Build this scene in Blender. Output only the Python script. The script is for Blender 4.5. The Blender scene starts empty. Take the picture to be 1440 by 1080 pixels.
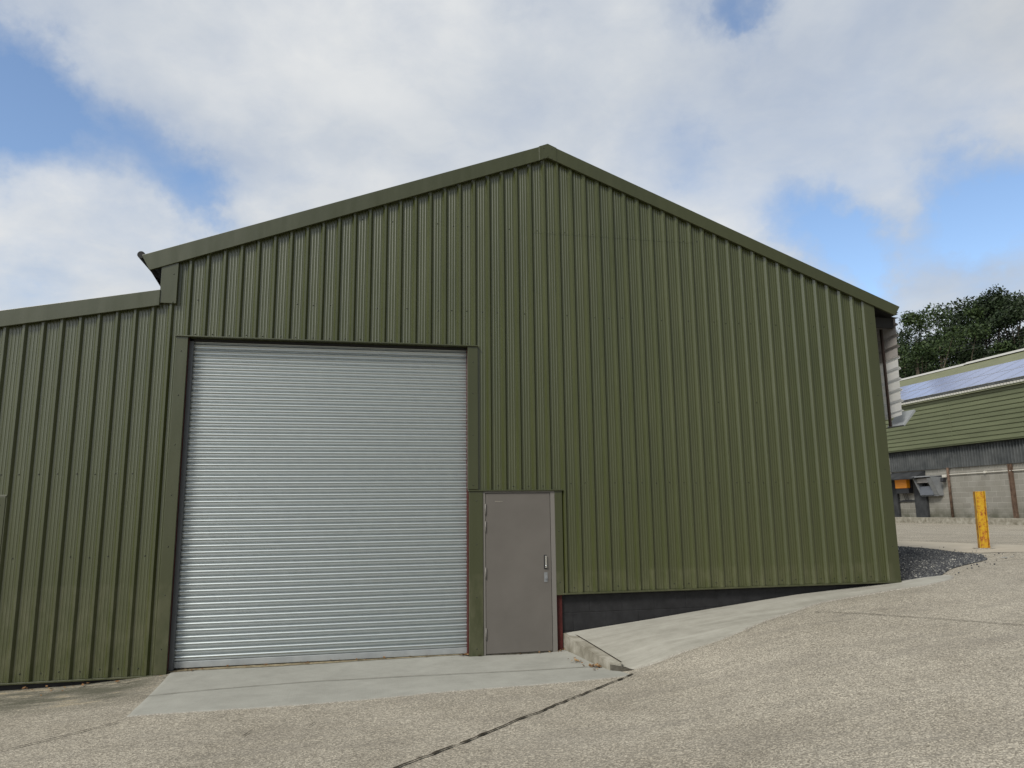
import bpy, bmesh, math, random
import numpy as np
from mathutils import Vector, Matrix, noise
random.seed(7); rng = np.random.default_rng(7)
SC = bpy.context.scene
COL = SC.collection

# ------------------------------------------------------------------ camera
cam_d = bpy.data.cameras.new('camera'); cam = bpy.data.objects.new('camera', cam_d); COL.objects.link(cam)
psi, th, rho = 0.20708, 0.17109, -0.011846
fw = Vector((math.sin(psi)*math.cos(th), math.cos(psi)*math.cos(th), math.sin(th)))
r0 = Vector((math.cos(psi), -math.sin(psi), 0)); u0 = r0.cross(fw)
rr = math.cos(rho)*r0+math.sin(rho)*u0; uu = -math.sin(rho)*r0+math.cos(rho)*u0
cam.matrix_world = Matrix(((rr.x, uu.x, -fw.x, 0), (rr.y, uu.y, -fw.y, -9.448), (rr.z, uu.z, -fw.z, 1.775), (0, 0, 0, 1)))
cam_d.sensor_width = 36; cam_d.lens = 1027/1440*36; cam_d.clip_start = .05; cam_d.clip_end = 3000
SC.camera = cam

# ------------------------------------------------------------------ sky, sun, exposure
SUN_EL, SUN_AZ = math.radians(43), math.radians(226)      # azimuth clockwise from +Y
W = bpy.data.worlds.new('World'); SC.world = W; W.use_nodes = True
nt = W.node_tree; nt.nodes.clear()
def N(t, typ, **kw):
    n = t.nodes.new(typ)
    for k, v in kw.items():
        if k.startswith('i_'):
            n.inputs[k[2:]].default_value = v
        else: setattr(n, k, v)
    return n
def mth(t, op, a, b=None, c=None, clamp=False):
    n = t.nodes.new('ShaderNodeMath'); n.operation = op; n.use_clamp = clamp
    for i, v in enumerate((a, b, c)):
        if v is None: continue
        if isinstance(v, (int, float)): n.inputs[i].default_value = v
        else: t.links.new(v, n.inputs[i])
    return n.outputs[0]
def mixc(t, f, a, b):
    n = t.nodes.new('ShaderNodeMix'); n.data_type = 'RGBA'
    for i, v in ((0, f), (6, a), (7, b)):
        if isinstance(v, (int, float)): n.inputs[i].default_value = v
        elif isinstance(v, tuple): n.inputs[i].default_value = (*v, 1)
        else: t.links.new(v, n.inputs[i])
    return n.outputs[2]
def ramp(t, x, stops):
    n = t.nodes.new('ShaderNodeValToRGB'); e = n.color_ramp.elements
    while len(e) < len(stops): e.new(.5)
    for i, (p, c) in enumerate(stops):
        e[i].position = p; e[i].color = (*c, 1) if isinstance(c, tuple) else (c, c, c, 1)
    t.links.new(x, n.inputs[0]); return n.outputs[0]
def noi(t, vec, scale, detail=4, rough=.55, dist=0.0, dim='3D'):
    n = t.nodes.new('ShaderNodeTexNoise'); n.inputs['Scale'].default_value = scale; n.inputs['Detail'].default_value = detail
    n.inputs['Roughness'].default_value = rough; n.inputs['Distortion'].default_value = dist
    if vec is not None: t.links.new(vec, n.inputs['Vector'])
    return n.outputs[0], n.outputs[1]
sky = N(nt, 'ShaderNodeTexSky', sky_type='NISHITA', sun_disc=False, sun_elevation=SUN_EL, sun_rotation=SUN_AZ, altitude=100, air_density=1.0, dust_density=.6, ozone_density=1.6)
tc = N(nt, 'ShaderNodeTexCoord'); G_ = tc.outputs['Generated']
# clouds live on a flat layer overhead: direction divided by its height (plus a little)
sep = N(nt, 'ShaderNodeSeparateXYZ'); nt.links.new(G_, sep.inputs[0])
zz = mth(nt, 'ADD', mth(nt, 'MAXIMUM', sep.outputs[2], 0.0), .22)
cx = mth(nt, 'DIVIDE', sep.outputs[0], zz); cy = mth(nt, 'DIVIDE', sep.outputs[1], zz)
cmb = N(nt, 'ShaderNodeCombineXYZ'); nt.links.new(cx, cmb.inputs[0]); nt.links.new(cy, cmb.inputs[1])
CV = cmb.outputs[0]
n1, _ = noi(nt, CV, 1.3, 7, .55, .2)
n2, _ = noi(nt, CV, 3.2, 8, .6, .3)
_, wc = noi(nt, G_, 3.4, 7, .62)
# warped direction used by the gaps in the cloud sheet
wv = N(nt, 'ShaderNodeVectorMath', operation='MULTIPLY_ADD'); nt.links.new(wc, wv.inputs[0]); wv.inputs[1].default_value = (.26,)*3; nt.links.new(G_, wv.inputs[2])
ws = N(nt, 'ShaderNodeVectorMath', operation='SUBTRACT'); nt.links.new(wv.outputs[0], ws.inputs[0]); ws.inputs[1].default_value = (.13,)*3
#GAPS: azimuth (deg from +Y to +X), elevation (deg), radius (deg), depth
GAPS = [(-26.7, 28.1, 3.5, 0.4), (-27.5, 25.5, 4, 0.5), (-23.8, 27.3, 2.6, 0.25), (-22.7, 24.5, 3, 0.29), (-20.2, 24.7, 2.6, 0.25), (-17.8, 23.4, 2.8, 0.29), (-15.1, 22.4, 2.6, 0.36), (-12.6, 21.3, 2.4, 0.4), (-11.3, 20.0, 2, 0.29), (-9.2, 24.0, 2.4, 0.18), (-5.2, 24.0, 2.4, 0.14), (-23.7, 13.9, 3, 0.32), (-20.6, 14.8, 2.5, 0.18), (31.6, 31.5, 1.6, 0.19), (24.5, 27.2, 3.5, 0.24), (33.3, 20.8, 2.4, 0.43), (36.2, 19.1, 2.4, 0.57), (39.0, 17.7, 2.2, 0.57), (42.1, 17.4, 2.4, 0.43), (37.4, 15.7, 2.4, 0.57), (48.3, 20.0, 3.5, 0.57), (46.0, 17.6, 2.4, 0.38), (50.7, 17.9, 5, 0.47), (2.4, 36.4, 3, 0.14), (11.0, 37.1, 2, 0.19), (31.5, 33.9, 1.3, 0.42), (30.2, 35.6, 1.8, 0.45), (27.6, 36.6, 2.0, 0.35), (33.5, 35.5, 1.3, 0.3)]
tot = None
for az, el, rad, dep in GAPS:
    a, e = math.radians(az), math.radians(el)
    d = (math.sin(a)*math.cos(e), math.cos(a)*math.cos(e), math.sin(e))
    s = N(nt, 'ShaderNodeVectorMath', operation='DISTANCE'); nt.links.new(ws.outputs[0], s.inputs[0]); s.inputs[1].default_value = d
    q = mth(nt, 'DIVIDE', s.outputs['Value'], math.radians(rad))
    q = mth(nt, 'MULTIPLY', mth(nt, 'POWER', 2.718, mth(nt, 'MULTIPLY', mth(nt, 'MULTIPLY', q, q), -1.0)), dep)
    tot = q if tot is None else mth(nt, 'ADD', tot, q)
cov = mth(nt, 'ADD', mth(nt, 'MULTIPLY', n1, .66), mth(nt, 'MULTIPLY', n2, .34))
n4, _ = noi(nt, CV, 9.0, 7, .65, .6)
cov = mth(nt, 'ADD', cov, mth(nt, 'MULTIPLY_ADD', n4, .16, -.08))
cov = mth(nt, 'SUBTRACT', mth(nt, 'ADD', cov, .24), mth(nt, 'MULTIPLY', tot, .78))
msk = ramp(nt, cov, [(.20, 0.0), (.42, .40), (.56, .74), (.78, 1.0)])
n3, _ = noi(nt, CV, 1.7, 6, .5, .1)
shade = ramp(nt, mth(nt, 'ADD', mth(nt, 'MULTIPLY', n3, .7), mth(nt, 'MULTIPLY', cov, .35)), [(.40, (4.4, 5.0, 6.0)), (.56, (6.0, 6.4, 6.9)), (.72, (7.9, 8.0, 8.0))])
skyc = N(nt, 'ShaderNodeHueSaturation'); nt.links.new(sky.outputs[0], skyc.inputs['Color']); skyc.inputs['Saturation'].default_value = 1.0; skyc.inputs['Value'].default_value = 1.85
east = ramp(nt, mth(nt, 'SUBTRACT', mth(nt, 'MULTIPLY_ADD', sep.outputs[0], .5, .5), mth(nt, 'MULTIPLY', sep.outputs[1], .5)), [(.45, 1.0), (1.0, .34)])   # unseen south-east cloud, darkened to deepen the shaded side of the ribs
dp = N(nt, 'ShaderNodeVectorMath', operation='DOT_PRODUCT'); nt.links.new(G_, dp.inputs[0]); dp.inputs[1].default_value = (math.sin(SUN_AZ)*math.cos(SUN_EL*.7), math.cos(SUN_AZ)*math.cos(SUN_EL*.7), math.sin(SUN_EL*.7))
glow = mth(nt, 'MULTIPLY_ADD', mth(nt, 'POWER', mth(nt, 'MAXIMUM', dp.outputs['Value'], 0.0), 5.0), 1.9, 1.0)   # unseen cloud round the veiled sun, brightened to lighten the left rib flanks
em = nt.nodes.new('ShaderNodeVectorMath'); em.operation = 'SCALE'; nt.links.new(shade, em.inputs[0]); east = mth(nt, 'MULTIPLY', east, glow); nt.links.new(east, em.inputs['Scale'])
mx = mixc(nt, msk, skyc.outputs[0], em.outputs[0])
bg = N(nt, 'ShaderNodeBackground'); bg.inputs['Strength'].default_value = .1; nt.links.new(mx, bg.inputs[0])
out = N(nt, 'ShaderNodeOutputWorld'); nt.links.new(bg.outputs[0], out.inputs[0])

sl = bpy.data.lights.new('sun', 'SUN'); sl.energy = 2.9; sl.angle = math.radians(15); sl.color = (1, .95, .86)
so = bpy.data.objects.new('sun', sl); COL.objects.link(so)
sd = Vector((math.sin(SUN_AZ)*math.cos(SUN_EL), math.cos(SUN_AZ)*math.cos(SUN_EL), math.sin(SUN_EL)))
so.rotation_euler = sd.to_track_quat('Z', 'Y').to_euler()
SC.view_settings.view_transform = 'Standard'; SC.view_settings.look = 'None'; SC.view_settings.gamma = 1; SC.view_settings.exposure = 0.02
SC.cycles.max_bounces = 6

# ------------------------------------------------------------------ materials
def mat(name, base, rough=.6, metal=0.0, spec=.5, build=None):
    m = bpy.data.materials.new(name); m.use_nodes = True; t = m.node_tree; b = t.nodes['Principled BSDF']
    b.inputs['Base Color'].default_value = (*base, 1); b.inputs['Roughness'].default_value = rough
    b.inputs['Metallic'].default_value = metal; b.inputs['Specular IOR Level'].default_value = spec
    if build:
        c = t.nodes.new('ShaderNodeTexCoord'); build(t, b, c.outputs['Object'])
    return m
def setc(t, b, sock): t.links.new(sock, b.inputs['Base Color'])
def bump(t, b, h, dist, strength=1.0):
    n = t.nodes.new('ShaderNodeBump'); n.inputs['Distance'].default_value = dist; n.inputs['Strength'].default_value = strength
    t.links.new(h, n.inputs['Height']); t.links.new(n.outputs[0], b.inputs['Normal'])
def scl(t, v, s):
    n = t.nodes.new('ShaderNodeMapping'); n.inputs['Scale'].default_value = s; t.links.new(v, n.inputs[0]); return n.outputs[0]
def simple(lo, hi, scale=6, detail=6, bd=0.0, bs=60, stretch=(1, 1, 1)):
    def f(t, b, v):
        v = scl(t, v, stretch)
        a, _ = noi(t, v, scale, detail, .6)
        setc(t, b, ramp(t, a, [(.3, lo), (.7, hi)]))
        if bd:
            h, _ = noi(t, v, bs, 4); bump(t, b, h, bd)
    return f
def green_build(c0, c1, streak=1.0):
    def f(t, b, v):
        a, _ = noi(t, scl(t, v, (5, 5, .35)), 2.0, 6, .6)
        d, _ = noi(t, v, .8, 4, .5)
        s, _ = noi(t, v, 60, 3, .6)
        f1 = mth(t, 'ADD', mth(t, 'MULTIPLY', a, .55*streak), mth(t, 'MULTIPLY', d, .45))
        c = ramp(t, f1, [(.3, c0), (.7, c1)])
        sx = t.nodes.new('ShaderNodeSeparateXYZ'); t.links.new(v, sx.inputs[0])
        wn = t.nodes.new('ShaderNodeTexWhiteNoise'); wn.noise_dimensions = '1D'; t.links.new(mth(t, 'FLOOR', mth(t, 'ADD', sx.outputs[0], .36)), wn.inputs['W'])
        c = mixc(t, mth(t, 'MULTIPLY', wn.outputs['Value'], .22), c, (.062, .068, .022))
        du, _ = noi(t, scl(t, v, (3, 3, 1.2)), 3, 6, .65)
        lowz = ramp(t, sx.outputs[2], [(.0, 1.0), (.95, .75), (1.25, 0.0)])
        c = mixc(t, mth(t, 'MULTIPLY', mth(t, 'MULTIPLY', lowz, ramp(t, du, [(.42, 0.0), (.75, 1.0)])), .28), c, (.20, .185, .12))
        rs, _ = noi(t, scl(t, v, (14, 14, .22)), 1.6, 5, .7)
        c = mixc(t, ramp(t, rs, [(.62, 0.0), (.85, .13)]), c, (.11, .115, .07))
        spk = ramp(t, s, [(.70, 0.0), (.78, .4)])
        c = mixc(t, spk, c, (.22, .22, .17)); setc(t, b, c)
        r = mth(t, 'MULTIPLY_ADD', a, .2, .24); t.links.new(r, b.inputs['Roughness'])
        h, _ = noi(t, scl(t, v, (1, 1, .35)), 3.5, 2, .5)
        bump(t, b, h, .012, .5)
    return f
GREEN = mat('green_coated_steel', (.07, .08, .035), .45, 0, 1.0, green_build((.033, .0405, .007), (.048, .0555, .012)))
GREEN_T = mat('green_trim_steel', (.075, .08, .045), .5, 0, .75, green_build((.036, .041, .014), (.048, .053, .020), .5))
SCREW = mat('screw_cap', (.03, .033, .02), .4, .3)
GALV = None
def galv_build(t, b, v):
    a, _ = noi(t, v, 9, 5, .6); g, _ = noi(t, scl(t, v, (.4, 1, 12)), 1.5, 3)
    c = mixc(t, ramp(t, a, [(.3, 0.0), (.7, 1.0)]), (.475, .515, .52), (.515, .555, .555)); setc(t, b, c)
    t.links.new(mth(t, 'MULTIPLY_ADD', g, .06, .38), b.inputs['Roughness'])
GALV = mat('galvanised_slat', (.6, .63, .63), .3, .92, .5, galv_build)
GALV_FLAT = mat('dull_galvanised', (.4, .42, .42), .5, .5, .5, simple((.30, .32, .33), (.42, .44, .44), 5))
GUIDE = mat('shutter_guide', (.12, .13, .14), .45, .4)
REDOX = mat('red_oxide_paint', (.16, .022, .018), .7, 0, .3, simple((.04, .007, .006), (.085, .015, .012), 12))
DOORP = mat('brown_grey_door_paint', (.135, .118, .10), .42, 0, .45, simple((.106, .097, .086), (.133, .122, .109), 1.6, 8))
FRAMEP = mat('grey_frame_paint', (.16, .15, .135), .45, 0, .45)
STEEL = mat('bright_steel', (.7, .7, .68), .22, 1.0)
BLACK = mat('black_gap', (.012, .012, .012), .8)
LABELM = mat('label_tape', (.24, .22, .185), .6)
def plinth_build(t, b, v):
    br = t.nodes.new('ShaderNodeTexBrick'); mp = t.nodes.new('ShaderNodeMapping'); mp.inputs['Rotation'].default_value = (math.pi/2, 0, 0)
    t.links.new(v, mp.inputs[0]); t.links.new(mp.outputs[0], br.inputs[0])
    br.inputs['Scale'].default_value = 1; br.inputs['Brick Width'].default_value = .45; br.inputs['Row Height'].default_value = .225
    br.inputs['Mortar Size'].default_value = .008; br.inputs['Mortar Smooth'].default_value = .4
    a, _ = noi(t, v, 7, 6, .65); s, _ = noi(t, v, 45, 3, .6)
    c = ramp(t, a, [(.35, (.008, .008, .009)), (.75, (.022, .022, .024))])
    c = mixc(t, ramp(t, s, [(.68, 0.0), (.75, .35)]), c, (.10, .10, .10)); setc(t, b, c)
    bump(t, b, br.outputs['Fac'], -.006)
PLINTH = mat('black_painted_block', (.012, .012, .013), .65, 0, .4, plinth_build)

def yard_build(t, b, v):
    big, _ = noi(t, v, .35, 6, .6); mid, _ = noi(t, v, 1.6, 6, .65); f1, _ = noi(t, v, 38, 4, .7)
    vo = t.nodes.new('ShaderNodeTexVoronoi'); vo.inputs['Scale'].default_value = 100; t.links.new(v, vo.inputs['Vector'])
    sp = t.nodes.new('ShaderNodeSeparateColor'); t.links.new(vo.outputs['Color'], sp.inputs[0])
    f = mth(t, 'ADD', mth(t, 'MULTIPLY', big, .5), mth(t, 'MULTIPLY', mid, .5))
    base = ramp(t, f, [(.36, (.258, .235, .192)), (.5, (.308, .283, .235)), (.66, (.355, .328, .275))])
    st = ramp(t, sp.outputs[0], [(0.0, (.45, .43, .40)), (.35, (.80, .79, .77)), (.7, (1.08, 1.07, 1.05)), (1.0, (1.75, 1.72, 1.65))])
    m = t.nodes.new('ShaderNodeMix'); m.data_type = 'RGBA'; m.blend_type = 'MULTIPLY'; m.inputs[0].default_value = .95
    t.links.new(base, m.inputs[6]); t.links.new(st, m.inputs[7]); c = m.outputs[2]
    # worn greyer streaks running with the traffic
    g, _ = noi(t, scl(t, v, (.5, 1.8, 1)), 1.1, 5, .6)
    c = mixc(t, ramp(t, g, [(.50, 0.0), (.72, .38)]), c, (.165, .15, .128))
    mr = t.nodes.new('ShaderNodeMapping'); mr.inputs['Rotation'].default_value = (0, 0, .5); mr.inputs['Scale'].default_value = (.9, 9, 1); t.links.new(v, mr.inputs[0])
    br_, _ = noi(t, mr.outputs[0], 1.3, 5, .6)
    c = mixc(t, ramp(t, br_, [(.52, 0.0), (.72, .42)]), c, (.185, .172, .145))
    sp_, _ = noi(t, v, .9, 8, .75, .6)
    c = mixc(t, ramp(t, sp_, [(.62, 0.0), (.74, .3)]), c, (.12, .11, .095))
    ov, _ = noi(t, scl(t, v, (1, 1, 1)), 3.1, 3, .5)
    c = mixc(t, ramp(t, ov, [(.72, 0.0), (.78, .2)]), c, (.10, .09, .08))
    # moss and silt against the left wall
    sx = t.nodes.new('ShaderNodeSeparateXYZ'); t.links.new(v, sx.inputs[0])
    near = mth(t, 'MULTIPLY', ramp(t, mth(t, 'MULTIPLY_ADD', sx.outputs[1], .5, 1.0), [(.25, 0.0), (.62, 1.0)]), ramp(t, mth(t, 'MULTIPLY', sx.outputs[0], -.1), [(.185, 0.0), (.24, 1.0)]))
    mm, _ = noi(t, scl(t, v, (.7, 2.2, 1)), 2.3, 6, .65)
    c = mixc(t, mth(t, 'MULTIPLY', near, ramp(t, mm, [(.34, 0.0), (.55, .85)])), c, (.075, .075, .052))
    c = mixc(t, mth(t, 'MULTIPLY', near, ramp(t, mm, [(.34, .8), (.44, 0.0)])), c, (.34, .28, .17))
    setc(t, b, c)
    h = mth(t, 'ADD', mth(t, 'MULTIPLY', f1, .6), mth(t, 'MULTIPLY', vo.outputs['Distance'], .6)); bump(t, b, h, .006, .8)
YARD = mat('exposed_aggregate_concrete', (.3, .27, .21), .9, 0, .25, yard_build)
def smooth_build(lo, hi, axis=(1, 1, 1), mottle=.5):
    def f(t, b, v):
        a, _ = noi(t, scl(t, v, axis), 1.6, 7, .65); s, _ = noi(t, v, 90, 3, .6); d, _ = noi(t, v, 5, 5, .7)
        q = mth(t, 'ADD', mth(t, 'MULTIPLY', a, .65), mth(t, 'MULTIPLY', d, .35))
        c = ramp(t, q, [(.34, lo), (.64, hi)])
        c = mixc(t, ramp(t, s, [(.60, 0.0), (.75, .4)]), c, tuple(x*.6 for x in lo))
        at = t.nodes.new('ShaderNodeAttribute'); at.attribute_name = 'edge'
        en, _ = noi(t, v, 9, 7, .7); ed = mth(t, 'ADD', at.outputs['Fac'], mth(t, 'MULTIPLY_ADD', en, 1.2, -.6))
        vo = t.nodes.new('ShaderNodeTexVoronoi'); vo.inputs['Scale'].default_value = 105; t.links.new(v, vo.inputs['Vector'])
        sp = t.nodes.new('ShaderNodeSeparateColor'); t.links.new(vo.outputs['Color'], sp.inputs[0])
        yc = ramp(t, sp.outputs[0], [(0.0, (.17, .155, .13)), (.4, (.25, .23, .195)), (.75, (.31, .285, .245)), (1.0, (.42, .40, .35))])
        c = mixc(t, ramp(t, ed, [(.15, 0.0), (.55, 1.0)]), yc, c); setc(t, b, c)
        g, _ = noi(t, scl(t, v, (70, 1.5, 1)), 1, 3); bump(t, b, mth(t, 'ADD', s, g), .002, .6)
    return f
APRON = mat('floated_grey_concrete', (.3, .3, .26), .85, 0, .3, smooth_build((.255, .252, .222), (.335, .332, .295)))
RAMPM = mat('brushed_ramp_concrete', (.3, .3, .26), .85, 0, .3, smooth_build((.235, .224, .188), (.37, .358, .310), (.35, 3.2, 1)))
KERBM = mat('cast_kerb_concrete', (.3, .28, .22), .9, 0, .3, simple((.13, .115, .08), (.36, .34, .285), 5, 8, .006, 40))
KERBD = mat('dark_broken_concrete', (.08, .07, .055), .95, 0, .2, simple((.045, .04, .03), (.12, .11, .09), 14, 6, .01, 40))
CRACK = mat('dirt_filled_joint', (.035, .03, .022), .95, 0, .1, simple((.018, .016, .011), (.07, .06, .045), 14, 5, .01, 50))
FAINT = mat('faint_joint_line', (.12, .11, .085), .9, 0, .2, simple((.10, .09, .07), (.19, .175, .14), 20, 5))
SILT = mat('sandy_silt', (.3, .25, .16), .95, 0, .1, simple((.14, .115, .07), (.36, .31, .21), 16, 7, .008, 60))
PALE = mat('pale_concrete_strip', (.42, .37, .28), .9, 0, .25, simple((.33, .295, .235), (.40, .36, .29), 2, 6, .002, 60))
GRAVB = mat('dark_gravel_bed', (.06, .06, .065), .95, 0, .2, simple((.035, .037, .04), (.10, .10, .105), 30, 5, .03, 40))
def peb_build(t, b, v):
    gi = t.nodes.new('ShaderNodeNewGeometry')
    setc(t, b, ramp(t, gi.outputs['Random Per Island'], [(0, (.035, .037, .042)), (.6, (.085, .088, .092)), (.9, (.13, .13, .125)), (1, (.38, .37, .33))]))
PEB = mat('gravel_stones', (.12, .12, .12), .8, 0, .3, peb_build)
def leaf_l(t, b, v):
    gi = t.nodes.new('ShaderNodeNewGeometry')
    setc(t, b, ramp(t, gi.outputs['Random Per Island'], [(0, (.10, .05, .02)), (.6, (.20, .11, .05)), (1, (.30, .20, .10))]))
DEADL = mat('dead_leaf', (.2, .1, .05), .8, 0, .2, leaf_l)
# barn
def blk_build(t, b, v):
    mp = t.nodes.new('ShaderNodeMapping'); mp.inputs['Rotation'].default_value = (math.pi/2, 0, math.pi/2)
    sxyz = t.nodes.new('ShaderNodeSeparateXYZ'); t.links.new(v, sxyz.inputs[0])
    cb = t.nodes.new('ShaderNodeCombineXYZ'); t.links.new(sxyz.outputs[1], cb.inputs[0]); t.links.new(sxyz.outputs[2], cb.inputs[1])
    br = t.nodes.new('ShaderNodeTexBrick'); t.links.new(cb.outputs[0], br.inputs[0])
    br.inputs['Scale'].default_value = 1; br.inputs['Brick Width'].default_value = .45; br.inputs['Row Height'].default_value = .225
    br.inputs['Mortar Size'].default_value = .012; br.inputs['Mortar Smooth'].default_value = .3
    br.inputs['Color1'].default_value = (.195, .185, .16, 1); br.inputs['Color2'].default_value = (.25, .24, .21, 1); br.inputs['Mortar'].default_value = (.34, .325, .285, 1)
    a, _ = noi(t, v, 1.2, 7, .65)
    c = mixc(t, ramp(t, a, [(.45, 0.0), (.7, .5)]), br.outputs['Color'], (.16, .15, .12))
    low = ramp(t, sxyz.outputs[2], [(.12, 1.0), (.62, 0.0)]); d, _ = noi(t, v, 2.2, 6, .6)
    c = mixc(t, mth(t, 'MULTIPLY', low, ramp(t, d, [(.35, .2), (.6, .85)])), c, (.075, .075, .052)); setc(t, b, c)
    bump(t, b, br.outputs['Fac'], -.01)
BLOCK = mat('weathered_blockwork', (.25, .23, .18), .9, 0, .2, blk_build)
BGREEN = mat('faded_olive_cladding', (.14, .15, .06), .6, 0, .4, simple((.092, .104, .055), (.132, .147, .080), 1.2, 5, 0, 1, (1, .4, 2)))
BGREEN2 = mat('olive_roof_sheet', (.22, .22, .09), .6, 0, .4, simple((.115, .12, .058), (.155, .16, .08), 1.2, 5))
DKCOR = mat('dark_fibre_cement', (.07, .075, .075), .75, 0, .3, simple((.035, .04, .042), (.085, .09, .09), 2.0, 6))
PALECAP = mat('pale_ridge_sheet', (.38, .375, .34), .7, 0, .3)
SOLAR = mat('solar_cell_glass', (.20, .23, .36), .22, 0, .8, simple((.19, .22, .34), (.235, .265, .40), .6, 3))
ALU = mat('anodised_aluminium', (.5, .5, .52), .35, .8)
BLKP = mat('black_paint_board', (.022, .024, .026), .7, 0, .3, simple((.014, .015, .017), (.045, .047, .048), 2.5, 5))
ORANGE = mat('orange_casing', (.85, .30, .015), .45, 0, .4)
DKPL = mat('dark_plastic', (.02, .02, .022), .5)
HOODM = mat('grey_hood_steel', (.22, .23, .24), .5, .3, .5, simple((.19, .20, .21), (.27, .28, .285), 4))
HOODS = mat('hood_screen_glass', (.10, .11, .13), .25, 0, .7)
RUST = mat('rusty_brown_steel', (.10, .06, .04), .8, 0, .3, simple((.05, .03, .02), (.15, .10, .07), 8))
WHITEP = mat('white_conduit', (.5, .48, .42), .6)
def yel_build(t, b, v):
    a, _ = noi(t, v, 5.5, 8, .72); d, _ = noi(t, v, 19, 6, .7)
    q = mth(t, 'ADD', mth(t, 'MULTIPLY', a, .6), mth(t, 'MULTIPLY', d, .4))
    setc(t, b, ramp(t, q, [(.40, (.10, .035, .012)), (.46, (.36, .13, .02)), (.50, (.46, .27, .012)), (.66, (.56, .37, .025))]))
YELLOW = mat('chipped_yellow_paint', (.6, .4, .03), .65, 0, .3, yel_build)
RUSTO = mat('rusty_yellow_flange', (.4, .2, .03), .8, 0, .3, simple((.20, .07, .02), (.62, .36, .05), 9, 8))
SCRW = mat('translucent_sheet_white', (.55, .55, .52), .6, 0, .4, simple((.62, .62, .60), (.74, .74, .72), 3, 5))  # lower screen sheets: base colour brightened for sky light shining through
SCRG = mat('shaded_sheet_grey', (.30, .28, .26), .7, 0, .3, simple((.26, .245, .23), (.36, .34, .32), 3, 5))  # upper screen sheets: shade under the eave painted as grey; hood shelf shares it
for m_ in (SCRW, SCRG):
    t_ = m_.node_tree; b_ = t_.nodes['Principled BSDF']; tr = t_.nodes.new('ShaderNodeBsdfTranslucent'); tr.inputs[0].default_value = (.75, .76, .74, 1) if m_ is SCRW else (.40, .36, .33, 1)
    mx_ = t_.nodes.new('ShaderNodeMixShader'); mx_.inputs[0].default_value = .40 if m_ is SCRW else .12
    t_.links.new(b_.outputs[0], mx_.inputs[1]); t_.links.new(tr.outputs[0], mx_.inputs[2]); t_.links.new(mx_.outputs[0], t_.nodes['Material Output'].inputs[0])
BROWNP = mat('dark_brown_angle', (.03, .018, .014), .7)
def leafmat(name, lo, hi):
    def f(t, b, v):
        gi = t.nodes.new('ShaderNodeNewGeometry'); a, _ = noi(t, v, .55, 4, .6)
        q = mth(t, 'ADD', mth(t, 'MULTIPLY', gi.outputs['Random Per Island'], .4), mth(t, 'MULTIPLY', a, .6))
        setc(t, b, ramp(t, q, [(.3, lo), (.7, hi)]))
    return mat(name, lo, .6, 0, .25, f)
LEAF1 = leafmat('ash_leaves', (.014, .028, .008), (.042, .066, .018))
LEAF2 = leafmat('oak_leaves', (.008, .017, .006), (.026, .042, .014))
BARK = mat('tree_bark', (.09, .07, .05), .9, 0, .2, simple((.05, .04, .03), (.13, .11, .08), 5, 6))

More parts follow.
